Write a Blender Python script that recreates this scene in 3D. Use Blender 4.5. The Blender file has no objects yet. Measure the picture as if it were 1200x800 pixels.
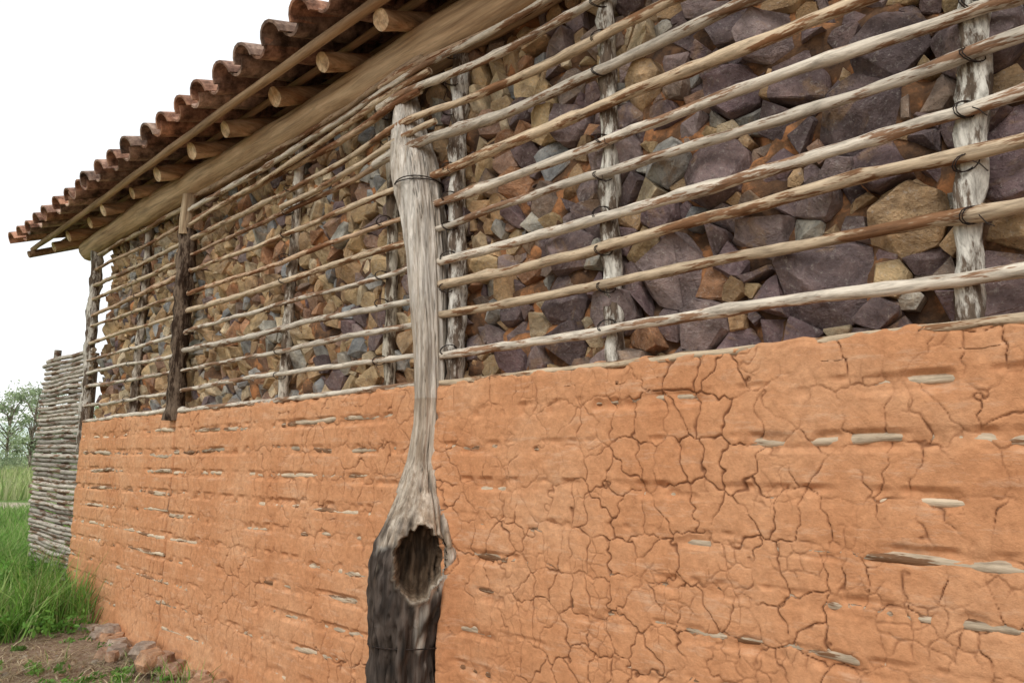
import bpy, bmesh, math, random
import numpy as np
from mathutils import Vector, noise, Matrix
random.seed(7); rng=np.random.default_rng(7)
sc=bpy.context.scene
sc.view_settings.view_transform='Standard'; sc.view_settings.look='None'; sc.view_settings.exposure=0

# ------------------------------------------------------------ helpers
class Acc:
    def __init__(s): s.v=[];s.f=[];s.c=[]
    def add(s,vs,fs,col):
        o=len(s.v); s.v.extend([tuple(p) for p in vs])
        s.f.extend([tuple(i+o for i in f) for f in fs])
        if isinstance(col,list): s.c.extend(col)
        else: s.c.extend([col]*len(vs))
    def build(s,name,mat,parent=None,smooth=True):
        me=bpy.data.meshes.new(name); me.from_pydata(s.v,[],s.f)
        a=me.color_attributes.new('Col','FLOAT_COLOR','POINT')
        arr=np.ones((len(s.v),4),dtype=np.float32); arr[:,:3]=np.array([c[:3] for c in s.c]); a.data.foreach_set('color',arr.ravel())
        if smooth: me.polygons.foreach_set('use_smooth',[True]*len(me.polygons))
        me.materials.append(mat); me.update()
        ob=bpy.data.objects.new(name,me); sc.collection.objects.link(ob)
        if parent: ob.parent=parent
        return ob
def npmesh(name,V,F,C,mat,parent=None,smooth=True):
    V=np.asarray(V,np.float32);F=np.asarray(F,np.int32)
    me=bpy.data.meshes.new(name); n=F.shape[1]
    me.vertices.add(len(V)); me.vertices.foreach_set('co',V.ravel())
    me.loops.add(F.size); me.loops.foreach_set('vertex_index',F.ravel())
    me.polygons.add(len(F)); me.polygons.foreach_set('loop_start',np.arange(0,F.size,n,dtype=np.int32))
    me.polygons.foreach_set('loop_total',np.full(len(F),n,dtype=np.int32))
    me.update(calc_edges=True)
    if C is not None:
        a=me.color_attributes.new('Col','FLOAT_COLOR','POINT')
        arr=np.ones((len(V),4),np.float32);arr[:,:3]=C; a.data.foreach_set('color',arr.ravel())
    me.polygons.foreach_set('use_smooth',np.full(len(F),smooth))
    me.validate(); me.materials.append(mat)
    ob=bpy.data.objects.new(name,me); sc.collection.objects.link(ob)
    if parent: ob.parent=parent
    return ob
def empty(name):
    e=bpy.data.objects.new(name,None); sc.collection.objects.link(e); return e

def tube(acc,pts,rad,col,seg=8,rough=0.12,caps=True,endcol=None):
    pts=[Vector(p) for p in pts]; n=len(pts); ph=random.random()*100
    up=Vector((0,0,1)) if abs((pts[-1]-pts[0]).normalized().z)<.8 else Vector((1,0,0))
    vs=[];cs=[]
    for i,p in enumerate(pts):
        t=(pts[min(i+1,n-1)]-pts[max(i-1,0)]).normalized()
        a=t.cross(up).normalized(); b=a.cross(t)
        r=rad[i] if isinstance(rad,(list,tuple)) else rad
        for k in range(seg):
            an=2*math.pi*k/seg
            rr=r*(1+rough*noise.noise(Vector((math.cos(an)*1.2+ph,math.sin(an)*1.2,i*0.45))))
            vs.append(p+a*rr*math.cos(an)+b*rr*math.sin(an)); cs.append(col)
    fs=[]
    for i in range(n-1):
        for k in range(seg):
            k2=(k+1)%seg
            fs.append((i*seg+k,i*seg+k2,(i+1)*seg+k2,(i+1)*seg+k))
    if caps:
        ec=endcol or col
        for base,rev in ((0,True),((n-1)*seg,False)):
            o=len(vs)
            for k in range(seg): vs.append(vs[base+k]); cs.append(ec)
            f=tuple(range(o,o+seg)); fs.append(f[::-1] if rev else f)
    acc.add(vs,fs,cs)

def vnoise(x,z,s,seed):
    r=np.random.default_rng(seed); T=r.random((256,256))*2-1
    X=x/s+1000.3; Z=z/s+1000.7
    xi=np.floor(X).astype(int);zi=np.floor(Z).astype(int);fx=X-xi;fz=Z-zi
    fx=fx*fx*(3-2*fx);fz=fz*fz*(3-2*fz)
    g=lambda a,b:T[a%256,b%256]
    return (g(xi,zi)*(1-fx)+g(xi+1,zi)*fx)*(1-fz)+(g(xi,zi+1)*(1-fx)+g(xi+1,zi+1)*fx)*fz

# ------------------------------------------------------------ materials
def mk(name):
    m=bpy.data.materials.new(name); m.use_nodes=True; nt=m.node_tree
    for n in list(nt.nodes): nt.nodes.remove(n)
    o=nt.nodes.new('ShaderNodeOutputMaterial'); b=nt.nodes.new('ShaderNodeBsdfPrincipled')
    nt.links.new(b.outputs[0],o.inputs[0]); b.inputs['Specular IOR Level'].default_value=.2
    return m,nt,b
def N(nt,t,**k):
    n=nt.nodes.new(t)
    for a,v in k.items(): setattr(n,a,v)
    return n
def coords(nt,scale=(1,1,1)):
    tc=N(nt,'ShaderNodeTexCoord'); mp=N(nt,'ShaderNodeMapping'); mp.inputs['Scale'].default_value=scale
    nt.links.new(tc.outputs['Object'],mp.inputs[0]); return mp.outputs[0]
def ntex(nt,co,scale,detail=4,rough=.6,dist=0):
    n=N(nt,'ShaderNodeTexNoise'); n.inputs['Scale'].default_value=scale;n.inputs['Detail'].default_value=detail
    n.inputs['Roughness'].default_value=rough;n.inputs['Distortion'].default_value=dist
    nt.links.new(co,n.inputs['Vector']); return n.outputs['Fac']
def ramp(nt,fac,stops):
    r=N(nt,'ShaderNodeValToRGB'); e=r.color_ramp.elements
    while len(e)<len(stops): e.new(.5)
    for i,(p,c) in enumerate(stops):
        e[i].position=p; e[i].color=(c[0],c[1],c[2],1) if not isinstance(c,(int,float)) else (c,c,c,1)
    nt.links.new(fac,r.inputs[0]); return r.outputs[0]
def mix(nt,f,a,b,mode='MIX'):
    m=N(nt,'ShaderNodeMix',data_type='RGBA',blend_type=mode)
    for sock,val in ((m.inputs[0],f),(m.inputs[6],a),(m.inputs[7],b)):
        if isinstance(val,(int,float)): sock.default_value=val
        elif isinstance(val,tuple): sock.default_value=(*val[:3],1)
        else: nt.links.new(val,sock)
    return m.outputs[2]
def col(nt):
    a=N(nt,'ShaderNodeAttribute',attribute_name='Col'); return a
def bump(nt,b,h,strength,dist=.01,prev=None):
    n=N(nt,'ShaderNodeBump'); n.inputs['Strength'].default_value=strength; n.inputs['Distance'].default_value=dist
    nt.links.new(h,n.inputs['Height'])
    if prev: nt.links.new(prev,n.inputs['Normal'])
    nt.links.new(n.outputs[0],b.inputs['Normal']); return n.outputs[0]

def wood_mat(name,sc3,dark,lo=.40,hi=.62,rough=.8,bs=.5,contrast=.4):
    m,nt,b=mk(name); co=coords(nt,sc3); c=col(nt).outputs['Color']
    f=ntex(nt,co,1,6,.68,.4)
    patch=ramp(nt,ntex(nt,coords(nt,tuple(x*.35 for x in sc3)),1,5,.72),[(lo,0),(hi,1)])
    base=mix(nt,patch,mix(nt,1.0,c,dark,'MULTIPLY'),c)
    fine=ramp(nt,f,[(.3,(contrast,contrast*.95,contrast*.9)),(.55,(1.05,1.03,1.0)),(.75,(1.3,1.3,1.3))])
    out=mix(nt,1.0,base,fine,'MULTIPLY')
    nt.links.new(out,b.inputs['Base Color']); b.inputs['Roughness'].default_value=rough
    bump(nt,b,f,bs,.008); return m
M_pole=wood_mat('pole_wood',(9,60,60),(.42,.27,.19),.445,.485,.7,.6,.42)
M_post=wood_mat('post_bark',(55,55,14),(.22,.17,.14),.45,.54,.9,1.0,.4)
M_beam=wood_mat('beam_wood',(2,30,30),(.6,.5,.42),.35,.6)
M_raft=wood_mat('rafter_wood',(30,3,25),(.6,.45,.35),.35,.6)
M_log=wood_mat('weathered_log_wood',(60,60,5),(.62,.56,.50),.40,.58,.85,.9,.45)

def stone_mat():
    m,nt,b=mk('stone'); c=col(nt).outputs['Color']; co=coords(nt)
    n1=ntex(nt,co,11,6,.72,.3); n2=ntex(nt,co,60,5,.78); n3=ntex(nt,co,6,5,.68,.6)
    v=ramp(nt,n1,[(.32,(.5,.48,.47)),(.5,(.98,.98,.98)),(.7,(1.6,1.55,1.48))])
    base=mix(nt,1.0,c,v,'MULTIPLY')
    base=mix(nt,ramp(nt,n3,[(.55,0),(.64,.45)]),base,(.42,.27,.14))
    base=mix(nt,ramp(nt,n2,[(.55,0),(.70,.5)]),base,(.60,.56,.51))
    base=mix(nt,ramp(nt,n2,[(.30,.6),(.42,0)]),base,(.05,.035,.03))
    nt.links.new(base,b.inputs['Base Color']); b.inputs['Roughness'].default_value=.75
    p=bump(nt,b,n1,.9,.035); bump(nt,b,n2,.7,.008,p); return m
M_stone=stone_mat()
def mud_mat():
    m,nt,b=mk('cracked_mud'); a=col(nt); sep=N(nt,'ShaderNodeSeparateColor'); nt.links.new(a.outputs['Color'],sep.inputs[0])
    co=coords(nt); n1=ntex(nt,co,2.2,5,.62,.3); n2=ntex(nt,co,34,6,.78); n3=ntex(nt,co,170,3,.7); n4=ntex(nt,coords(nt,(7,7,34)),1,5,.75)
    base=ramp(nt,n1,[(.3,(.54,.245,.112)),(.5,(.61,.30,.148)),(.7,(.66,.36,.195))])
    v=ramp(nt,n2,[(.3,(.76,.73,.71)),(.68,(1.12,1.12,1.12))]); base=mix(nt,1.0,base,v,'MULTIPLY')
    base=mix(nt,ramp(nt,n4,[(.54,0),(.72,.5)]),base,(.70,.48,.33))
    base=mix(nt,ramp(nt,n4,[(.28,.35),(.42,0)]),base,(.44,.19,.08))
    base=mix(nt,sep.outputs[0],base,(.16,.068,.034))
    base=mix(nt,sep.outputs[1],base,(.42,.19,.09))
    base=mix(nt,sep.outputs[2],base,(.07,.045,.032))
    nt.links.new(base,b.inputs['Base Color']); b.inputs['Roughness'].default_value=.95
    p=bump(nt,b,n2,.6,.009); bump(nt,b,n3,.6,.002,p); return m
M_mud=mud_mat()
def simple(name,stops,scale,rough=.9,bs=.5,bd=.01,usecol=False,backlit=False):
    m,nt,b=mk(name); co=coords(nt); n=ntex(nt,co,scale,5,.7)
    c=ramp(nt,n,stops)
    if usecol: c=mix(nt,1.0,c,col(nt).outputs['Color'],'MULTIPLY')
    nt.links.new(c,b.inputs['Base Color']); b.inputs['Roughness'].default_value=rough
    if bs: bump(nt,b,n,bs,bd)
    if backlit:
        t=N(nt,'ShaderNodeBsdfTranslucent'); nt.links.new(c,t.inputs[0]); ms=N(nt,'ShaderNodeMixShader'); ms.inputs[0].default_value=.35
        o=[x for x in nt.nodes if x.type=='OUTPUT_MATERIAL'][0]
        nt.links.new(b.outputs[0],ms.inputs[1]);nt.links.new(t.outputs[0],ms.inputs[2]);nt.links.new(ms.outputs[0],o.inputs[0])
    return m
M_plain=simple('dry_mud',[(.3,(.30,.13,.06)),(.7,(.48,.22,.10))],12,.95,.8,.02)
M_core=simple('rubble_core_earth',[(.38,(.08,.05,.035)),(.52,(.20,.11,.06)),(.62,(.50,.23,.10))],7,.95,.9,.02)
M_tile=simple('clay_tile',[(.36,(.28,.26,.25)),(.5,(.85,.8,.78)),(.66,(1.7,1.7,1.65))],11,.85,.5,.006,True)
M_leaf=simple('foliage',[(.3,(.7,.7,.7)),(.7,(1.2,1.2,1.2))],3,.6,.0,.01,True,True)
M_wire,nt_,b_=mk('wire'); b_.inputs['Roughness'].default_value=.6
nt_.links.new(ramp(nt_,ntex(nt_,coords(nt_),80,3),[(.4,(.015,.013,.012)),(.7,(.06,.035,.025))]),b_.inputs['Base Color'])

house=empty('stone_and_mud_house')
X0,X1=-6.9,3.0
# ------------------------------------------------------------ lattice rows
SP=.14; ZT=1.665
up_rows=[ZT+SP*i for i in range(0,12)]
lo_rows=[ZT-SP*i for i in range(1,12)]
U=random.uniform
def pcol():
    r=random.random()
    if r<.36: c=(.60,.48,.34)
    elif r<.80: c=(.64,.58,.49)
    elif r<.93: c=(.52,.37,.25)
    else: c=(.42,.28,.18)
    k=U(.85,1.15); return tuple(x*k for x in c)
poles=Acc()
def hpole(xa,xb,za,zb,y,r,colr=None,step=.055,wob=.017,bulge=0):
    n=max(4,int(abs(xb-xa)/step)); ph=random.random()*50; pts=[];rad=[]
    taper=random.choice((-1,1))*U(.1,.35)
    knots=[U(min(xa,xb),max(xa,xb)) for _ in range(int(abs(xb-xa)*2.6))]
    for i in range(n+1):
        t=i/n; x=xa+(xb-xa)*t
        pts.append((x,y+wob*.3*noise.noise(Vector((x*1.3,ph,0)))-bulge*math.exp(-((x+2.42)/.42)**2),za+(zb-za)*t+wob*1.3*noise.noise(Vector((x*.9,ph,5)))+wob*.5*noise.noise(Vector((x*3.2,ph,9)))+.004*noise.noise(Vector((x*11,ph,1)))))
        kk=sum(math.exp(-((x-k)/.028)**2) for k in knots)
        rad.append(r*(1+taper*(t-.5))*(1+.14*noise.noise(Vector((x*6,ph,2)))+.2*kk))
    tube(poles,pts,rad,colr or pcol(),seg=10,rough=.24,endcol=(.6,.5,.36))
for i,z in enumerate(up_rows):
    r=lambda:U(.0130,.0185)
    xl=-2.33-U(-.04,.05) if i<8 else -2.62-U(0,.12)
    yy=-.058
    j=.003 if i==0 else .021
    hpole(xl,3.0,z+U(-j,j),z+U(-j,j)+(.02 if i==0 else 0),yy,r()*1.08,wob=.008 if i==0 else .018,bulge=0 if i<8 else .065)
    hpole(-4.99+U(-.03,.05),-2.30-U(0,.1) if i<8 else -2.36-U(-.1,.05),z+U(-j,j),z+U(-j,j),-.056,r()*.98,wob=.008 if i==0 else .018,bulge=0 if i<8 else .055)
    hpole(-6.98-U(0,.08),-4.9+U(-.03,.03),z+U(-.02,.02),z+U(-.02,.02),-.056,r())
hpole(-4.9,-2.25,3.0,3.13,-.09,.015,bulge=.03); hpole(-4.95,-1.5,3.11,3.19,-.09,.016,bulge=.03); hpole(-3.6,-2.2,2.80,2.86,-.09,.015,bulge=.04)
for i,z in enumerate(lo_rows):
    for xa,xb in ((-2.2,3.0),(-4.9,-2.3),(-6.9,-4.95)):
        k=U(.8,1.1); hpole(xa,xb,z+U(-.015,.015),z+U(-.015,.015),-.050,U(.013,.017),(.60*k,.49*k,.36*k),wob=.024)
poles.build('lattice_poles',M_pole,house)

# ------------------------------------------------------------ posts behind lattice
posts=Acc()
def vpost(x0,x1,z0,z1,y,r,colr,lump=.2):
    n=int((z1-z0)/.035); ph=U(0,50); pts=[];rad=[]
    for i in range(n+1):
        t=i/n; z=z0+(z1-z0)*t
        pts.append((x0+(x1-x0)*t+.018*noise.noise(Vector((z*2,ph,0))),y+.006*noise.noise(Vector((z*2,ph,4))),z))
        rad.append(r*(1+lump*noise.noise(Vector((z*7,ph,3)))))
    tube(posts,pts,rad,colr,seg=14,rough=.5)
vpost(-.29,-.10,1.5,3.3,-.008,.036,(.70,.68,.62))
vpost(-1.34,-1.34,1.5,3.3,-.008,.034,(.64,.62,.56))
vpost(-2.17,-2.16,1.5,3.3,-.006,.038,(.66,.64,.59))
vpost(-2.62,-2.66,1.5,3.3,-.004,.030,(.50,.46,.38))
vpost(-3.62,-3.55,1.5,3.3,-.004,.030,(.64,.60,.52))
vpost(-5.9,-5.9,1.5,3.3,-.004,.03,(.5,.45,.38))
vpost(.9,.9,1.5,3.3,-.008,.036,(.5,.5,.45)); vpost(2.0,2.0,1.5,3.3,-.008,.036,(.5,.5,.45))
vpost(-6.94,-7.08,1.4,3.28,-.04,.045,(.54,.51,.45))
vpost(-4.955,-4.96,1.60,2.98,-.065,.058,(.17,.125,.09),.15)
posts.build('lattice_posts',M_post,house)
pb=Acc(); tube(pb,[(-4.96,-.085,2.94),(-4.955,-.085,3.05),(-4.95,-.08,3.24)],[.05,.052,.05],(.56,.44,.30),seg=6); pb.build('post_head',M_log,house)

wire=Acc()
for px in (-.2,-1.34,-2.17,-3.58,-2.64,-5.9):
    for z in up_rows[1:]:
        if random.random()<.15: continue
        xx=px+(( z-1.5)/1.8-.5)*.19 if px==-.2 else px
        xx+=U(-.01,.01); tl=U(-.5,.5)
        for o in (0,.006):
            pts=[]
            for k in range(13):
                a=2*math.pi*k/12
                pts.append((xx+o+tl*.03*math.sin(a)+.02*math.cos(a),-.058+.026*math.cos(a)-.001,z+.022*math.sin(a)))
            tube(wire,pts,.0018,(.1,.1,.1),seg=5,rough=0,caps=False)
        if random.random()<.5: tube(wire,[(xx+.02,-.084,z-.01),(xx+.035,-.1,z-.03+U(-.02,.02)),(xx+.05,-.1,z-.05)],.0015,(.1,.1,.1),seg=4,rough=0)
wire.build('wire_ties',M_wire,house)

# ------------------------------------------------------------ stone infill
seeds=[]
def try_add(r,x,z):
    for s in seeds:
        d=math.hypot(s[0]-x,s[1]-z)
        if d<(s[2]+r)*.82: return False
    seeds.append((x,z,r)); return True
ZB,ZU=1.52,3.34
def bigzone(x,z): return x>-1.75
try_add(.14,-.62,1.86); try_add(.12,-.95,2.30); try_add(.115,-.5,2.33); try_add(.125,-.12,2.1); try_add(.12,-1.12,1.98); try_add(.12,-.05,2.75); try_add(.10,-1.6,1.95)
for rr,tries in ((.12,60),(.10,260),(.078,700),(.06,3600),(.045,8000),(.032,9000),(.023,7000)):
    for _ in range(tries):
        x=U(X0,1.9); z=U(ZB,ZU)
        r=rr*U(.88,1.12)
        if not bigzone(x,z) and r>.072: continue
        if z>2.75 and r>.09: continue
        if x<-2.2 and r>.060 and random.random()<.75: continue
        try_add(r,x,z)
print('stones',len(seeds))
S=np.array(seeds)
def clip(poly,nx,nz,off):
    out=[];n=len(poly)
    for i in range(n):
        a=poly[i];b=poly[(i+1)%n]; da=a[0]*nx+a[1]*nz-off; db=b[0]*nx+b[1]*nz-off
        if da<=0: out.append(a)
        if (da<0<db) or (db<0<da):
            t=da/(da-db); out.append((a[0]+(b[0]-a[0])*t,a[1]+(b[1]-a[1])*t))
    return out
stones=Acc()
def rcol(x,z,r_=0):
    r=random.random()
    pur=.66 if x>-1.8 else (.42 if x>-2.4 else .10)
    if z>2.8: pur*=.45
    if r_>.085: pur=max(pur,.95)
    if r<pur: c=random.choice([(.20,.145,.14),(.24,.18,.175),(.29,.225,.215),(.17,.13,.13),(.28,.21,.165),(.23,.165,.17)])
    elif r<pur+(1-pur)*.70: c=random.choice([(.56,.41,.23),(.50,.36,.20),(.62,.50,.33),(.48,.33,.19),(.54,.36,.20)])
    elif r<pur+(1-pur)*.87: c=random.choice([(.38,.37,.34),(.32,.33,.33),(.46,.44,.38)])
    else: c=random.choice([(.46,.25,.14),(.38,.24,.17)])
    k=U(.8,1.15); return (c[0]*k,c[1]*k,c[2]*k)
def rock_mesh(points,center,r,colr,acc,amp,bev=.022):
    bm=bmesh.new()
    for p in points: bm.verts.new(p)
    h=bmesh.ops.convex_hull(bm,input=bm.verts)
    dele=[g for g in h['geom_interior'] if isinstance(g,bmesh.types.BMVert)]
    if dele: bmesh.ops.delete(bm,geom=dele,context='VERTS')
    bmesh.ops.dissolve_limit(bm,angle_limit=math.radians(8),verts=bm.verts,edges=bm.edges)
    if r>.03:
        try: bmesh.ops.bevel(bm,geom=list(bm.edges),offset=r*bev,segments=1,affect='EDGES',clamp_overlap=True)
        except Exception: pass
    bmesh.ops.triangulate(bm,faces=bm.faces)
    if r>.03: bmesh.ops.subdivide_edges(bm,edges=[e for e in bm.edges if e.calc_length()>r*.3],cuts=3 if r>.07 else 1,use_grid_fill=True)
    bm.normal_update(); off=Vector((U(0,50),U(0,50),U(0,50)))
    for v in bm.verts:
        q=v.co+off
        s1=noise.noise(q*(1.3/r)); s1=math.floor(s1*5)/5
        d=s1*.6+noise.noise(q*(4.5/r))*.22
        v.co+=v.normal*d*amp
    bm.verts.index_update()
    acc.add([v.co.copy() for v in bm.verts],[tuple(v.index for v in f.verts) for f in bm.faces],colr)
    bm.free()
for i,(x,z,r) in enumerate(seeds):
    R=r*1.55
    poly=[(R*math.cos(a),R*math.sin(a)) for a in [k*math.pi*2/5+U(-.35,.35) for k in range(5)]]
    d2=(S[:,0]-x)**2+(S[:,1]-z)**2
    for j in np.nonzero((d2<(R*2+.2)**2)&(d2>0))[0]:
        dx=S[j,0]-x;dz=S[j,1]-z;d=math.hypot(dx,dz)
        poly=clip(poly,dx/d,dz/d,(d*d+r*r-S[j,2]**2)/(2*d))
        if len(poly)<3: break
    if len(poly)<3: continue
    while len(poly)>4 and random.random()<.6: poly.pop(random.randrange(len(poly)))
    cx=sum(p[0] for p in poly)/len(poly);cz=sum(p[1] for p in poly)/len(poly)
    y0=.055+U(-.015,.03); dep=min(.08,r*U(.5,1.0)); pts=[]
    tx=U(-.5,.5);tz=U(-.65,.3)
    ang=U(-.12,.12); ca,sa=math.cos(ang)*1.03,math.sin(ang)
    mode=random.random()
    ridge=(U(-.3,.3)*r,U(-.3,.3)*r)
    for (a,b) in poly:
        a-=cx;b-=cz; a,b=a*ca-b*sa,a*sa+b*ca
        for s,yy in ((.95,.05),(1.0,U(-.012,.0))): pts.append((x+cx+a*s,y0+yy,z+cz+b*s))
        if mode<.6 or random.random()<.5:
            s=U(.72,1.0); yf=y0-dep*.75+tx*a+tz*b
            pts.append((x+cx+a*s,max(yf,-.036),z+cz+b*s))
    if mode>=.6:
        for _ in range(2): pts.append((x+cx+ridge[0]+U(-.3,.3)*r,max(-.036,y0-dep*U(.9,1.2)),z+cz+ridge[1]+U(-.3,.3)*r))
    rock_mesh(pts,None,r,rcol(x,z,r),stones,r*.13)
stones.build('stone_infill',M_stone,house,smooth=False)
gx=np.linspace(X0,X1,260);gz=np.linspace(1.4,3.33,60);GX,GZ=np.meshgrid(gx,gz,indexing='ij')
GY=.072+.045*vnoise(GX,GZ,.09,3)+.015*vnoise(GX,GZ,.04,4)
def gridfaces(nx,nz):
    i=np.arange(nx-1)[:,None]*nz+np.arange(nz-1)[None,:]; i=i.ravel()
    return np.stack([i,i+nz,i+nz+1,i+1],1)
npmesh('rubble_core',np.stack([GX,GY,GZ],-1).reshape(-1,3),gridfaces(260,60),None,M_core,house)

# ------------------------------------------------------------ mud wall (height field with real cracks)
xs=[X1]
while xs[-1]>X0:
    x=xs[-1]
    if x>.3: ds=.02
    elif x>-1.4: ds=.0031
    else: ds=.0031+(-1.4-x)*.0012
    xs.append(x-ds)
xs=np.array(xs[::-1]); xs[0]=X0
zs=np.concatenate([np.linspace(-.1,.3,30,endpoint=False),np.arange(.3,1.672,.0033)])
X,Z=np.meshgrid(xs,zs,indexing='ij')
def cracks(X,Z,sx,sz,jx,jz,seed,z0,w1,w2):
    wx=X+w1*vnoise(X,Z,.07,seed+1)+w2*vnoise(X,Z,.022,seed+2)
    wz=Z-z0+w1*.8*vnoise(X,Z,.08,seed+3)+w2*vnoise(X,Z,.02,seed+4)
    r=np.random.default_rng(seed); JX=r.uniform(-jx,jx,(512,64));JZ=r.uniform(-jz,jz,(512,64));row=r.uniform(0,1,64)
    ci=np.floor(wz/sz).astype(int)
    best=np.full(X.shape,1e9);bx=np.zeros(X.shape);bz=np.zeros(X.shape); cand=[]
    for dj in (-1,0,1):
        rj=ci+dj; sh=row[rj%64]; cx=np.floor(wx/sx-sh).astype(int)
        for di in (-2,-1,0,1,2):
            ii=cx+di
            px=(ii+.5+sh+JX[ii%512,rj%64])*sx; pz=(rj+.5+JZ[ii%512,rj%64])*sz
            dx=px-wx;dz=pz-wz;d=dx*dx+dz*dz; m=d<best
            best=np.where(m,d,best);bx=np.where(m,dx,bx);bz=np.where(m,dz,bz); cand.append((dx,dz))
    ed=np.full(X.shape,1e9)
    for dx,dz in cand:
        ex=dx-bx;ez=dz-bz;L=np.sqrt(ex*ex+ez*ez); ok=L>1e-6
        v=((dx+bx)*.5*ex+(dz+bz)*.5*ez)/np.where(ok,L,1); ed=np.where(ok,np.minimum(ed,v),ed)
    return ed
e1=cracks(X,Z,.080,SP,.42,.30,11,ZT-12*SP,.022,.011)
e2=cracks(X,Z,.045,.055,.45,.45,29,0,.016,.007)
wv=vnoise(X,Z,.30,51)*.6+.75*vnoise(X,Z,.06,52)
far_f=np.interp(xs,[-7,-2.4,-1.2,0.3],[.75,.70,.85,1.0])[:,None]
w1=np.clip(.0021+.0021*wv,.0003,.0044)*far_f
w2=np.clip(.0014*vnoise(X,Z,.40,61)+.0026*vnoise(X,Z,.08,62)+.0001,0,.0018)*far_f
dsx=np.gradient(xs)[:,None]
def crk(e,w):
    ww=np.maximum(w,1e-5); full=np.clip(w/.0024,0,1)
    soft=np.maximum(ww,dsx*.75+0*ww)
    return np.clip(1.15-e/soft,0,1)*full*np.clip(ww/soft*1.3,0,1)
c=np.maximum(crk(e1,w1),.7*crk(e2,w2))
rowd=np.abs(((Z-ZT)/SP+.5)%1-.5)*SP
expo=.40*vnoise(X,Z,.45,71)+.65*vnoise(X,Z*2.2,.11,72)+.5*vnoise(X,Z,.035,73)
bay=np.where(X<-2.3,.0025,0)+np.where(X<-4.95,.001,0)
Y=-.0735+.006*vnoise(X,Z,.5,81)+.003*vnoise(X,Z,.14,82)+.0014*vnoise(X,Z,.035,83)+.0006*vnoise(X,Z,.012,84)
Y=Y+np.clip(1-np.maximum(rowd-.016,0)/.016,0,1)*(np.clip(expo-.02+np.where(X<-2.3,.10,0),0,.8)*.020+.0016)+bay
Y=Y+.0010*np.exp(-e1/.010)+c*.009
Y=Y+.03*np.clip((Z-1.655)/.015,0,1)+.06*np.clip((Z-1.664)/.004,0,1)
sx_=X+4.93+.022*vnoise(Z,Z*0,.16,95)+.006*vnoise(Z,Z*0,.04,98)
Y=Y+.03*np.exp(-(sx_/.014)**2)*np.clip(.7+.6*vnoise(Z,Z*0,.15,96),0,1)
Y=Y-.03*np.exp(-((Z-.0)/.12)**2)
# mud bedded up against the flanks of the log, hollow behind it
lx=np.interp(Z,[0,.9,1.1,1.35,1.7],[-2.28,-2.255,-2.26,-2.28,-2.265]); lr=np.interp(Z,[0,.6,.9,1.12,1.35,1.7],[.15,.14,.165,.115,.055,.055])
dl=np.abs(X-lx); fl=np.exp(-((dl-lr*.95)/.045)**2)*(dl>lr*.95)+np.where(dl<=lr*.95,np.exp(-((dl-lr*.95)/.02)**2),0)
Y=Y-fl*np.interp(Z,[0,.9,1.2,1.45,1.7],[.06,.055,.025,.012,.004])
Y=Y+.07*np.clip((lr*.72-dl)/.03,0,1)*np.clip((1.3-Z)/.1,0,1)
Zs=Z+np.where(Z>1.6,.014*vnoise(X,Z*0,.09,91)+.009*vnoise(X,Z*0,.03,92),0)+.02*np.clip((X+2.3)/2.3,0,1)*np.clip((Z-1.2)/.4,0,1)
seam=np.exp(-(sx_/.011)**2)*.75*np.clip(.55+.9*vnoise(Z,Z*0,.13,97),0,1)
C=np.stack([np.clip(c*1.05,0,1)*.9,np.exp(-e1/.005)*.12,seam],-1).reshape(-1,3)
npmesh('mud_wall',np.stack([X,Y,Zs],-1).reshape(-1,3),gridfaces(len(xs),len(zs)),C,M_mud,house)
print('mud verts',X.size)

def box(acc,a,b,colr=(1,1,1)):
    (x0,y0,z0),(x1,y1,z1)=a,b
    v=[(x0,y0,z0),(x1,y0,z0),(x1,y1,z0),(x0,y1,z0),(x0,y0,z1),(x1,y0,z1),(x1,y1,z1),(x0,y1,z1)]
    acc.add(v,[(0,3,2,1),(4,5,6,7),(0,1,5,4),(1,2,6,5),(2,3,7,6),(3,0,4,7)],colr)
w=Acc(); box(w,(X0-.012,-.055,-.1),(X0+.13,4.0,1.655)); box(w,(X1-.15,-.05,-.1),(X1+.01,4,3.3)); box(w,(X0+.14,3.85,-.1),(X1-.16,4.0,3.35))
box(w,(X0+.0,.10,1.66),(X0+.13,3.84,3.3))
w.build('end_and_rear_walls',M_plain,house,False)

# ------------------------------------------------------------ beam, rafters, battens, tiles
be=Acc()
pts=[(x,-.03+.01*math.sin(x*1.3),3.335+.012*math.sin(x*.9)) for x in np.linspace(-7.35,3.1,60)]
tube(be,pts,[.108+.006*math.sin(p[0]*2) for p in pts],(.64,.47,.31),seg=16,rough=.12)
pts=[(x,4.0,3.335) for x in np.linspace(-7.35,3.1,10)]; tube(be,pts,.1,(.5,.33,.2))
be.build('wall_plate_beam',M_beam,house)
PA=math.radians(25);CA,SA=math.cos(PA),math.sin(PA)
def roofpt(x,s,n,side=1):
    y=-.3-s*CA-n*SA; z=3.46-s*SA+n*CA
    if side<0: y=4.0-y
    return (x,y,z)
SR=-(2.3)/CA
ra=Acc()
for k in range(-10,11):
    x=-2.38+.53*k
    if x<-7.95 or x>2.9: continue
    x+=U(-.03,.03)
    for side in (1,-1):
        o=U(-.02,.04); r=U(.042,.053); ph=U(0,9)
        pts=[roofpt(x+.015*math.sin(t*3+ph),.01+o+(SR-.01)*t,-.092,side) for t in np.linspace(0,1,24)]
        tube(ra,pts,[r*(1.05-.1*i/23)*(1+.06*math.sin(i*1.3+ph)) for i in range(24)],(.60,.43,.27),seg=14,rough=.15,endcol=(.78,.60,.40))
ra.build('rafters',M_raft,house)
ba=Acc()
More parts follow.
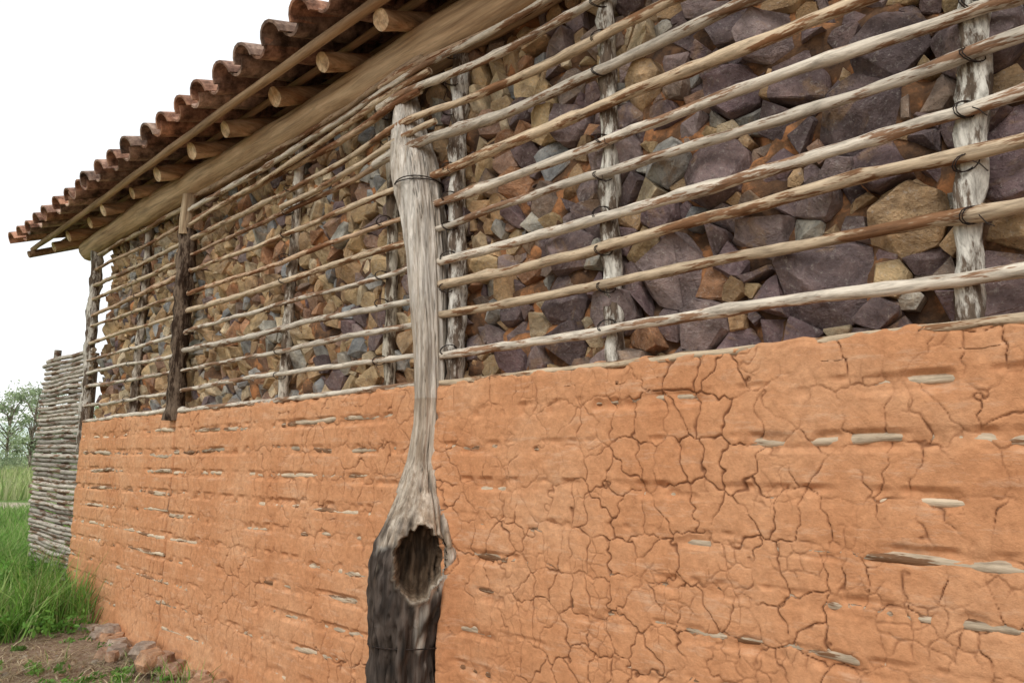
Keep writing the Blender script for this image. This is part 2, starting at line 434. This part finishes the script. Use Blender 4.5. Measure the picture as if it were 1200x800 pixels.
for side in (1,-1):
    for s in np.arange(.06,SR,-.24):
        pts=[roofpt(x,s+.02*noise.noise(Vector((x*.7,s*9,side))),-.021,side) for x in np.linspace(-8.05,3.2,60)]
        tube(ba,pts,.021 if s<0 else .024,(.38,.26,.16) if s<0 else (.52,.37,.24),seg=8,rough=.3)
for side in (1,-1):
    tube(ba,[roofpt(-8.02,s,-.07,side) for s in np.linspace(.12,SR,8)],.035,(.35,.24,.15),seg=8)
ba.build('battens',M_beam,house)
ti=Acc()
PT=.275
def tile(x,s_low,n,up,side,colr):
    L=.43;seg=8;vs=[];fs=[]
    jit=U(-.013,.013); sl=s_low+U(-.025,.025); yaw=U(-.02,.02); lf=U(0,.012); rs=U(.94,1.06); roll=U(-.1,.1)
    for layer in (0,1):
        for e in (0,1):
            s=sl-L*e; r=((.094 if e==0 else .080) if up else (.080 if e==0 else .092))*rs
            if layer: r-=.015
            lift=n+(.028 if e==0 else 0)+lf
            for k in range(seg+1):
                a=math.pi*k/seg+roll
                lx=r*math.cos(a); ln=r*math.sin(a)*.95
                if up: q=roofpt(x+jit+lx+yaw*e,s,lift+ln,side)
                else: q=roofpt(x+jit+lx+yaw*e,s,lift+.088-ln,side)
                vs.append(q)
    m=seg+1
    for k in range(seg):
        fs.append((k,k+1,m+k+1,m+k)); fs.append((2*m+k,3*m+k,3*m+k+1,2*m+k+1))
        fs.append((k,2*m+k,2*m+k+1,k+1)); fs.append((m+k,m+k+1,3*m+k+1,3*m+k))
    fs.append((0,m,3*m,2*m)); fs.append((seg,2*m+seg,3*m+seg,m+seg))
    ti.add(vs,fs,colr)
nt_i=int((3.2+8.1)/PT)
def tc():
    k=U(.65,1.3); c=random.choice([(.38,.24,.18),(.34,.20,.14),(.46,.33,.26),(.25,.175,.135),(.40,.22,.145)]); return tuple(q*k for q in c)
for side in (1,-1):
    for row in range(8):
        sl=.19-.325*row
        for i in range(nt_i+1):
            x=-8.0+i*PT
            tile(x+PT/2,sl-.03,.0,False,side,tc()); tile(x,sl+U(-.01,.02),.05,True,side,tc())
ti.build('roof_tiles',M_tile,house,False)
rt=Acc()
for i in range(30):
    x=-8.1+i*.38; tube(rt,[(x,2.0,4.52),(x+.42,2.0,4.5)],[.12,.10],(.34,.18,.12),seg=12)
rt.build('ridge_tiles',M_tile,house)

# ------------------------------------------------------------ hollow log
prof=[(-.15,-2.30,-.12,.175),(.1,-2.30,-.12,.160),(.45,-2.30,-.13,.148),(.57,-2.295,-.13,.152),(.70,-2.28,-.13,.168),(.783,-2.27,-.13,.178),
(.88,-2.26,-.13,.184),(.953,-2.25,-.13,.180),(1.04,-2.25,-.12,.158),(1.12,-2.255,-.105,.128),(1.20,-2.265,-.088,.100),(1.33,-2.28,-.066,.070),(1.48,-2.27,-.058,.062),(1.62,-2.265,-.06,.064),
(1.85,-2.275,-.06,.074),(2.05,-2.29,-.06,.082),(2.24,-2.305,-.06,.090),(2.45,-2.34,-.06,.100),(2.60,-2.375,-.06,.108),(2.72,-2.40,-.06,.106),(2.82,-2.43,-.06,.094),(2.92,-2.455,-.06,.080),(3.02,-2.48,-.055,.066),(3.14,-2.505,-.05,.048)]
P=np.array(prof); nz=470; seg=180
hz=np.linspace(-.15,3.14,nz); vs=[];cs=[]
D=Vector((.80,-.60,0)).normalized(); T=Vector((-D.y,D.x,0))
nn=noise.noise
def lerp3(a,b,t): return tuple(a[q]*(1-t)+b[q]*t for q in range(3))
for i,z in enumerate(hz):
    cx=np.interp(z,P[:,0],P[:,1]);cy=np.interp(z,P[:,0],P[:,2]);r=np.interp(z,P[:,0],P[:,3])
    for k in range(seg):
        a=2*math.pi*k/seg; dx,dy=math.cos(a),math.sin(a)
        tw=a+z*.4; ex,ey=math.cos(tw),math.sin(tw)
        fis=abs(nn(Vector((ex*5,ey*5,z*.8+3)))); fs_=math.exp(-(fis/.03)**2)*(1 if nn(Vector((ex*2,ey*2,z*2)))>-.1 else .2)
        g=nn(Vector((dx*2.2,dy*2.2,z*1.9)))*.20+nn(Vector((ex*10,ey*10,z*2.2)))*.08+nn(Vector((dx*7,dy*7,z*16)))*.035-.14*fs_
        if .7<z<1.2: g*=.55
        rr=r*(1+g)
        if z<1.1: rr*=1+.07*nn(Vector((dx*3,dy*3,z*6)))+.07*nn(Vector((dx*9,dy*9,z*18)))
        side_=dx*T.x+dy*T.y
        lowt=min(1,max(0,(.86+.20*nn(Vector((dx*1.6,dy*1.6,z*3.5)))+.2*nn(Vector((dx*5,dy*5,z*12)))-z+(.26 if side_<-.25 else 0))/.14))
        silver=(.66,.625,.57); bark=(.085,.068,.058)
        if 1.0<z<1.6: silver=(.54,.47,.39)
        kx=(.95+.3*nn(Vector((dx*3,dy*3,z*5))))*(1-.6*fs_)
        bk=1+.9*nn(Vector((dx*8,dy*8,z*14)))
        c0=tuple(q*kx for q in lerp3(silver,tuple(q*bk for q in bark),lowt))
        dd=dx*D.x+dy*D.y
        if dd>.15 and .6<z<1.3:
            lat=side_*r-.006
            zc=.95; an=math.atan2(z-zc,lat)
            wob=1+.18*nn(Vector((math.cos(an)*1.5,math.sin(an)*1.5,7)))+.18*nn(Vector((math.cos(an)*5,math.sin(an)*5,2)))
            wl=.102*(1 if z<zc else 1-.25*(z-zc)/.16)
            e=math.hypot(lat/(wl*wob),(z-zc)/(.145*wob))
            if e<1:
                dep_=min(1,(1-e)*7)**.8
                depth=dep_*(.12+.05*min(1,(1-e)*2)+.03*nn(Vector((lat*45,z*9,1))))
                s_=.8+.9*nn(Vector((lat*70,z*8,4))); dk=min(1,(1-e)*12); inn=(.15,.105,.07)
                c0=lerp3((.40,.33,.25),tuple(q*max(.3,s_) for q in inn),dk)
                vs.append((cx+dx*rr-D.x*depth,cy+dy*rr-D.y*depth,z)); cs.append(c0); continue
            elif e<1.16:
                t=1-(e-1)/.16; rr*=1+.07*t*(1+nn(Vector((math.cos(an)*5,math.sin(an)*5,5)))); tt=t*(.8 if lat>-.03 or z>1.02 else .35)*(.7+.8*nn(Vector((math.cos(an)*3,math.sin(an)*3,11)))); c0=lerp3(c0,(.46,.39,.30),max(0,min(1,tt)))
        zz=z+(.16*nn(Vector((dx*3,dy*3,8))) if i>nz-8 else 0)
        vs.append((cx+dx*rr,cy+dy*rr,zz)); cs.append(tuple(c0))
fs=[(i*seg+k,i*seg+(k+1)%seg,(i+1)*seg+(k+1)%seg,(i+1)*seg+k) for i in range(nz-1) for k in range(seg)]
fs.append(tuple((nz-1)*seg+k for k in range(seg)))
lg=Acc(); lg.add(vs,fs,cs)
logp=empty('hollow_log_post')
lo=lg.build('weathered_trunk',M_log,logp)
wr=Acc()
def loop(z,r,cx,cy,tilt):
    tube(wr,[(cx+r*math.cos(a),cy+r*math.sin(a),z+tilt*math.cos(a+1)) for a in np.linspace(0,2*math.pi,28)],.0028,(.1,.1,.1),seg=5,rough=0,caps=False)
loop(.60,.164,-2.29,-.13,.02); loop(2.60,.116,-2.375,-.06,.015); loop(2.61,.116,-2.375,-.06,-.01)
wr.build('wire_loops',M_wire,logp)

# ------------------------------------------------------------ stick fence beyond the corner
fe=Acc(); fence=empty('stick_fence')
z=.12
while z<2.34:
    r=U(.017,.024); xe=-8.35-U(0,.12)+.30*max(0,(1.0-z)); n=10
    pts=[(xe+(-6.93+U(-.02,.02)-xe)*t,-.03+.01*noise.noise(Vector((t*3,z*9,0))),z+.02*(1-t)+.012*noise.noise(Vector((t*2.5,z*7,5)))) for t in np.linspace(0,1,n)]
    k=U(.5,1.1); tube(fe,pts,r,(.50*k,.45*k,.39*k),seg=8,rough=.2,endcol=(.45*k,.36*k,.25*k)); z+=r*2+U(-.002,.006)
for x in (-8.25,-7.6,-7.05):
    tube(fe,[(x,.03,-.1),(x-.02,.03,1.2),(x-.03,.03,2.45 if x<-8 else 2.3)],.035,(.3,.27,.23),seg=10,rough=.3)
fe.build('stacked_sticks',M_pole,fence)

# ------------------------------------------------------------ ground
t=np.linspace(-1,1,321); g=np.sign(t)*(np.abs(t)**4.2)*1500+t*14
GX,GY=np.meshgrid(g-6,g,indexing='ij')
near=np.exp(-((GX+6)**2+GY**2)/900)
GZ=.055+.05*vnoise(GX,GY,1.3,5)*near+.03*vnoise(GX,GY,.4,6)*near+.5*vnoise(GX,GY,40,8)*(1-near)*np.clip((np.hypot(GX,GY)-30)/60,0,1)
inside=(GX>X0-.2)&(GX<X1+.2)&(GY>-.15)&(GY<4.2); GZ=np.where(inside,.02,GZ)
m,nt,b=mk('ground_soil'); co=coords(nt); n1=ntex(nt,co,1.1,6,.65); n2=ntex(nt,co,22,6,.75)
soil=ramp(nt,n2,[(.3,(.14,.09,.055)),(.5,(.28,.195,.135)),(.7,(.45,.36,.28))])
gr=ramp(nt,n2,[(.3,(.05,.10,.02)),(.5,(.11,.19,.04)),(.7,(.20,.27,.09))])
dry=ramp(nt,n2,[(.3,(.20,.24,.09)),(.7,(.36,.39,.18))])
sx=N(nt,'ShaderNodeSeparateXYZ'); nt.links.new(coords(nt),sx.inputs[0])
def math1(op,a,bv,clampv=False):
    q=N(nt,'ShaderNodeMath',operation=op); q.use_clamp=clampv
    for s,v in ((q.inputs[0],a),(q.inputs[1],bv)):
        if isinstance(v,(int,float)): s.default_value=v
        else: nt.links.new(v,s)
    return q.outputs[0]
xw=math1('ADD',sx.outputs[0],math1('MULTIPLY',n1,3.0))
fg=math1('MULTIPLY',math1('SUBTRACT',-4.8,xw),1.6,True)
base=mix(nt,fg,soil,gr)
fd=math1('MULTIPLY',math1('SUBTRACT',-27,xw),.5,True)
base=mix(nt,fd,base,dry)
pth=math1('SUBTRACT',1.0,math1('MULTIPLY',math1('ABSOLUTE',math1('ADD',xw,20),0),.33),True)
base=mix(nt,math1('MULTIPLY',pth,2.0,True),base,(.47,.40,.30))
nt.links.new(base,b.inputs['Base Color']); b.inputs['Roughness'].default_value=.95; bump(nt,b,n2,.9,.03)
npmesh('ground',np.stack([GX,GY,GZ],-1).reshape(-1,3),gridfaces(321,321),None,m)

# ------------------------------------------------------------ grass
def blades(name,xy,hmin,hmax,wd,cols,lean=.5,z0=.04):
    n=len(xy); h=rng.uniform(hmin,hmax,n)*(0.6+.5*rng.random(n))*(1+.35*vnoise(xy[:,0],xy[:,1],.5,77)); a=rng.uniform(0,2*np.pi,n); l=rng.uniform(.1,lean,n)*h
    w=wd*rng.uniform(.6,1.3,n); fa=rng.uniform(0,2*np.pi,n)
    V=np.zeros((n,5,3)); bx=xy[:,0];by=xy[:,1]; wx=np.cos(fa)*w;wy=np.sin(fa)*w
    V[:,0]=np.stack([bx-wx,by-wy,np.full(n,z0)],1);V[:,1]=np.stack([bx+wx,by+wy,np.full(n,z0)],1)
    mx=bx+np.cos(a)*l*.35;my=by+np.sin(a)*l*.35
    V[:,2]=np.stack([mx+wx*.8,my+wy*.8,z0+h*.6],1);V[:,3]=np.stack([mx-wx*.8,my-wy*.8,z0+h*.6],1)
    V[:,4]=np.stack([bx+np.cos(a)*l,by+np.sin(a)*l,z0+h],1)
    i=np.arange(n)[:,None]*5
    F=np.concatenate([i+np.array([0,1,2]),i+np.array([0,2,3]),i+np.array([3,2,4])],0)
    cc=np.array(cols)[rng.integers(0,len(cols),n)]*rng.uniform(.7,1.3,(n,1))*(1+.3*vnoise(xy[:,0],xy[:,1],.35,78))[:,None]; C=np.repeat(cc,5,0)
    return npmesh(name,V.reshape(-1,3),F,C,M_leaf,None,False)
def scat(n,x0,x1,y0,y1,den=None):
    p=np.stack([rng.uniform(x0,x1,n),rng.uniform(y0,y1,n)],1)
    ok=~((p[:,0]>X0-.05)&(p[:,0]<X1)&(p[:,1]>-.12)&(p[:,1]<4.1))
    if den is not None: ok&=rng.random(n)<den(p)
    return p[ok]
greens=[(.19,.38,.07),(.25,.44,.10),(.15,.31,.05),(.32,.47,.15),(.11,.24,.04),(.40,.44,.19)]
edge=lambda p:np.clip((-5.7+.5*vnoise(p[:,0],p[:,1],.4,33)-p[:,0])/.5,0,1)*np.clip(.75+.6*vnoise(p[:,0],p[:,1],.45,34),.1,1)
A1=scat(60000,-12,-5.5,-3.5,5,edge); A1b=scat(24000,-9.2,-5.6,-1.3,-.06,edge)
blades('tall_grass',np.concatenate([A1,A1b]),.17,.55,.0045,greens,.95)
blades('meadow_grass',scat(40000,-18.5,-12,-4,8),.2,.42,.008,greens+[(.36,.44,.18)],.7)
blades('dry_grass',scat(40000,-62,-25,-4,22),.4,.9,.02,[(.34,.41,.16),(.42,.46,.22),(.26,.37,.12),(.45,.46,.25)],.6)
sp=lambda p:np.clip(vnoise(p[:,0],p[:,1],.3,41)-.2,0,1)*1.6
blades('grass_tufts',scat(14000,-6.9,-1,-1.6,-.1,sp),.05,.22,.003,greens,.9)
blades('dry_straw',scat(6000,-7.4,-4.3,-1.3,-.1),.01,.05,.003,[(.52,.44,.28),(.38,.30,.18),(.6,.52,.36)],6,.068)
def leafcloud(centers,rads,n_each,size,cols,flat=1.0,shell=.5):
    Vs=[];Cs=[]
    for (c,r) in zip(centers,rads):
        n=n_each; d=rng.normal(size=(n,3)); d/=np.linalg.norm(d,axis=1,keepdims=True)
        rr=r*(shell+(1-shell)*rng.random((n,1)))*(1+.25*rng.normal(size=(n,1)))
        p=np.array(c)+d*rr*np.array([1,1,flat])
        u=rng.normal(size=(n,3));u/=np.linalg.norm(u,axis=1,keepdims=True); v=np.cross(u,rng.normal(size=(n,3)));v/=np.linalg.norm(v,axis=1,keepdims=True)
        s=size*rng.uniform(.6,1.4,(n,1))
        Vs.append(np.stack([p-u*s,p+v*s*.45,p+u*s,p-v*s*.45],1))
        cc=np.array(cols)[rng.integers(0,len(cols),n)]*rng.uniform(.6,1.25)*rng.uniform(.8,1.2,(n,1)); Cs.append(np.repeat(cc,4,0))
    V=np.concatenate(Vs).reshape(-1,3);C=np.concatenate(Cs); F=np.arange(len(V)).reshape(-1,4); return V,F,C
cen=[];rad=[]
for _ in range(380):
    x=U(-9.5,-5.8);y=U(-1.6,1.6)
    if x>-7.1 and y>-.2: continue
    if y>-.2 and y<.15 and x>-8.5: continue
    cen.append((x,y,U(.08,.45)*(1 if x<-6.4 else .5)));rad.append(U(.05,.13))
V,F,C=leafcloud(cen,rad,70,.022,[(.17,.37,.07),(.23,.44,.10),(.13,.29,.05)],.8); npmesh('leafy_weeds',V,F,C,M_leaf,None,False)
cen=[];rad=[]
for _ in range(50):
    cen.append((U(-6.6,-3.5),U(-.9,-.16),.09));rad.append(U(.03,.06))
V,F,C=leafcloud(cen,rad,30,.016,[(.16,.32,.06),(.22,.38,.10)],.6); npmesh('small_weeds',V,F,C,M_leaf,None,False)

far=[(.30,.38,.21),(.37,.45,.26),(.26,.34,.20),(.42,.49,.31)]  # paler greens, distance haze painted into the leaf colours
cen=[];rad=[]
for _ in range(260):
    x=U(-75,-52); y=-2+.235*-x+U(-22,22); r=U(.5,1.3); cen.append((x,y,r*U(.5,1.5)));rad.append(r)
V,F,C=leafcloud(cen,rad,110,.13,far,.8,.4); npmesh('distant_scrub',V,F,C,M_leaf,None,False)
def tree(name,x,y,h,cw,n=26,leaf=.13,ne=90):
    e=empty(name); a=Acc(); ph=U(0,9)
    tube(a,[(x+.03*h*noise.noise(Vector((t*3,ph,0))),y,t*h*.8) for t in np.linspace(0,1,9)],[.035*h*(1-.8*t)*.6 for t in np.linspace(0,1,9)],(.3,.27,.22),seg=8)
    cs_=[];rs_=[]
    for i in range(n):
        an=U(0,6.28);t=U(.3,1.0);rad_=cw*U(.2,1)*math.sin(math.pi*min(1,t*.85))
        c=(x+rad_*math.cos(an),y+rad_*math.sin(an),h*t)
        zb=h*t*U(.5,.8); tube(a,[(x,y,zb),((x+c[0])/2,(y+c[1])/2,(zb+c[2])/2+.05*h),c],[.012*h*.6,.008*h*.6,.004*h*.6],(.3,.27,.22),seg=5)
        cs_.append(c);rs_.append(cw*U(.16,.34))
    a.build('trunk_and_limbs',M_post,e)
    V,F,C=leafcloud(cs_,rs_,ne,leaf,far,.8,.1); npmesh('crown',V,F,C,M_leaf,e,False)
tree('savanna_tree',-52,10.1,5.6,1.7,22,.1,60)
tree('savanna_tree.001',-70,12.6,6.8,4.5); tree('savanna_tree.002',-74,20,6.5,4); tree('savanna_tree.003',-68,2,7,4.2); tree('savanna_tree.004',-80,17,8,4.5)
tree('savanna_tree.005',-60,-8,6,3.5)
hx,hy=np.meshgrid(np.linspace(-700,-380,40),np.linspace(-500,600,120),indexing='ij')
hz_=np.clip(30*np.sin((hx+700)/320*np.pi)*(.55+.45*vnoise(hx,hy,120,15))+3*vnoise(hx,hy,25,16),-2,60)-1
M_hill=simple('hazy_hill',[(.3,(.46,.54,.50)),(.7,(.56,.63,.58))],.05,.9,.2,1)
npmesh('hill',np.stack([hx,hy,hz_],-1).reshape(-1,3),gridfaces(40,120),None,M_hill)

fo=Acc()
def loose(x,y,z,r,c):
    pts=[(x+r*U(.7,1.1)*math.cos(a)*math.cos(b_),y+r*U(.7,1.1)*math.sin(a)*math.cos(b_),z+r*.7*math.sin(b_)) for a in np.linspace(0,5.6,7) for b_ in (-.7,0,.8)]
    rock_mesh(pts,None,r,c,fo,r*.15)
for _ in range(46):
    x=U(-6.9,-2.6); loose(x,-.13-abs(random.gauss(0,.08)),.08+U(-.02,.05),U(.05,.12),random.choice([(.42,.26,.17),(.46,.27,.16),(.36,.28,.22)]))
for _ in range(320):
    x=U(-7,-3); loose(x,-.15-abs(random.gauss(0,.5)),.06,U(.008,.028),random.choice([(.38,.28,.20),(.46,.28,.18),(.34,.29,.24)]))
fo.build('foundation_stones',M_stone,None,False)

# ------------------------------------------------------------ camera, sky, sun
cam=bpy.data.cameras.new('camera'); co_=bpy.data.objects.new('camera',cam); sc.collection.objects.link(co_)
cam.lens=24; cam.sensor_width=36; cam.clip_end=5000; cam.clip_start=.05
al=math.radians(47.97); th=math.radians(9.58)
fwd=Vector((-math.cos(al)*math.cos(th),math.sin(al)*math.cos(th),math.sin(th)))
co_.location=(0,-2.04,1.35); co_.rotation_euler=fwd.to_track_quat('-Z','Y').to_euler(); sc.camera=co_
W=bpy.data.worlds.new('World'); sc.world=W; W.use_nodes=True; nt=W.node_tree
bg=nt.nodes['Background']; sky=nt.nodes.new('ShaderNodeTexSky'); sky.sky_type='NISHITA'; sky.sun_disc=False
sky.sun_elevation=math.radians(44); sky.sun_rotation=math.radians(158); sky.dust_density=2; sky.air_density=1
tcw=nt.nodes.new('ShaderNodeTexCoord'); nz_=nt.nodes.new('ShaderNodeTexNoise'); nz_.inputs['Scale'].default_value=1.6; nz_.inputs['Detail'].default_value=4
nt.links.new(tcw.outputs['Generated'],nz_.inputs['Vector'])
cr=nt.nodes.new('ShaderNodeValToRGB'); cr.color_ramp.elements[0].position=.3; cr.color_ramp.elements[0].color=(.92,.94,.96,1); cr.color_ramp.elements[1].position=.7; cr.color_ramp.elements[1].color=(1,1,1,1)
nt.links.new(nz_.outputs['Fac'],cr.inputs[0])
mu=nt.nodes.new('ShaderNodeMix'); mu.data_type='RGBA'; mu.blend_type='MULTIPLY'; mu.inputs[0].default_value=1; mu.inputs[7].default_value=(8.6,8.6,8.5,1); mu.clamp_result=False
nt.links.new(cr.outputs[0],mu.inputs[6])
mx=nt.nodes.new('ShaderNodeMix'); mx.data_type='RGBA'; mx.inputs[0].default_value=.9
nt.links.new(sky.outputs[0],mx.inputs[6]); nt.links.new(mu.outputs[2],mx.inputs[7]); nt.links.new(mx.outputs[2],bg.inputs[0]); bg.inputs[1].default_value=.15
sun=bpy.data.lights.new('sun','SUN'); so=bpy.data.objects.new('sun',sun); sc.collection.objects.link(so)
sun.energy=1.4; sun.angle=math.radians(30); sun.color=(1,.96,.90)
el=math.radians(42);az=math.radians(158)
d=Vector((math.sin(az)*math.cos(el),math.cos(az)*math.cos(el),math.sin(el)))
so.rotation_euler=d.to_track_quat('Z','Y').to_euler(); so.location=(0,-5,8)
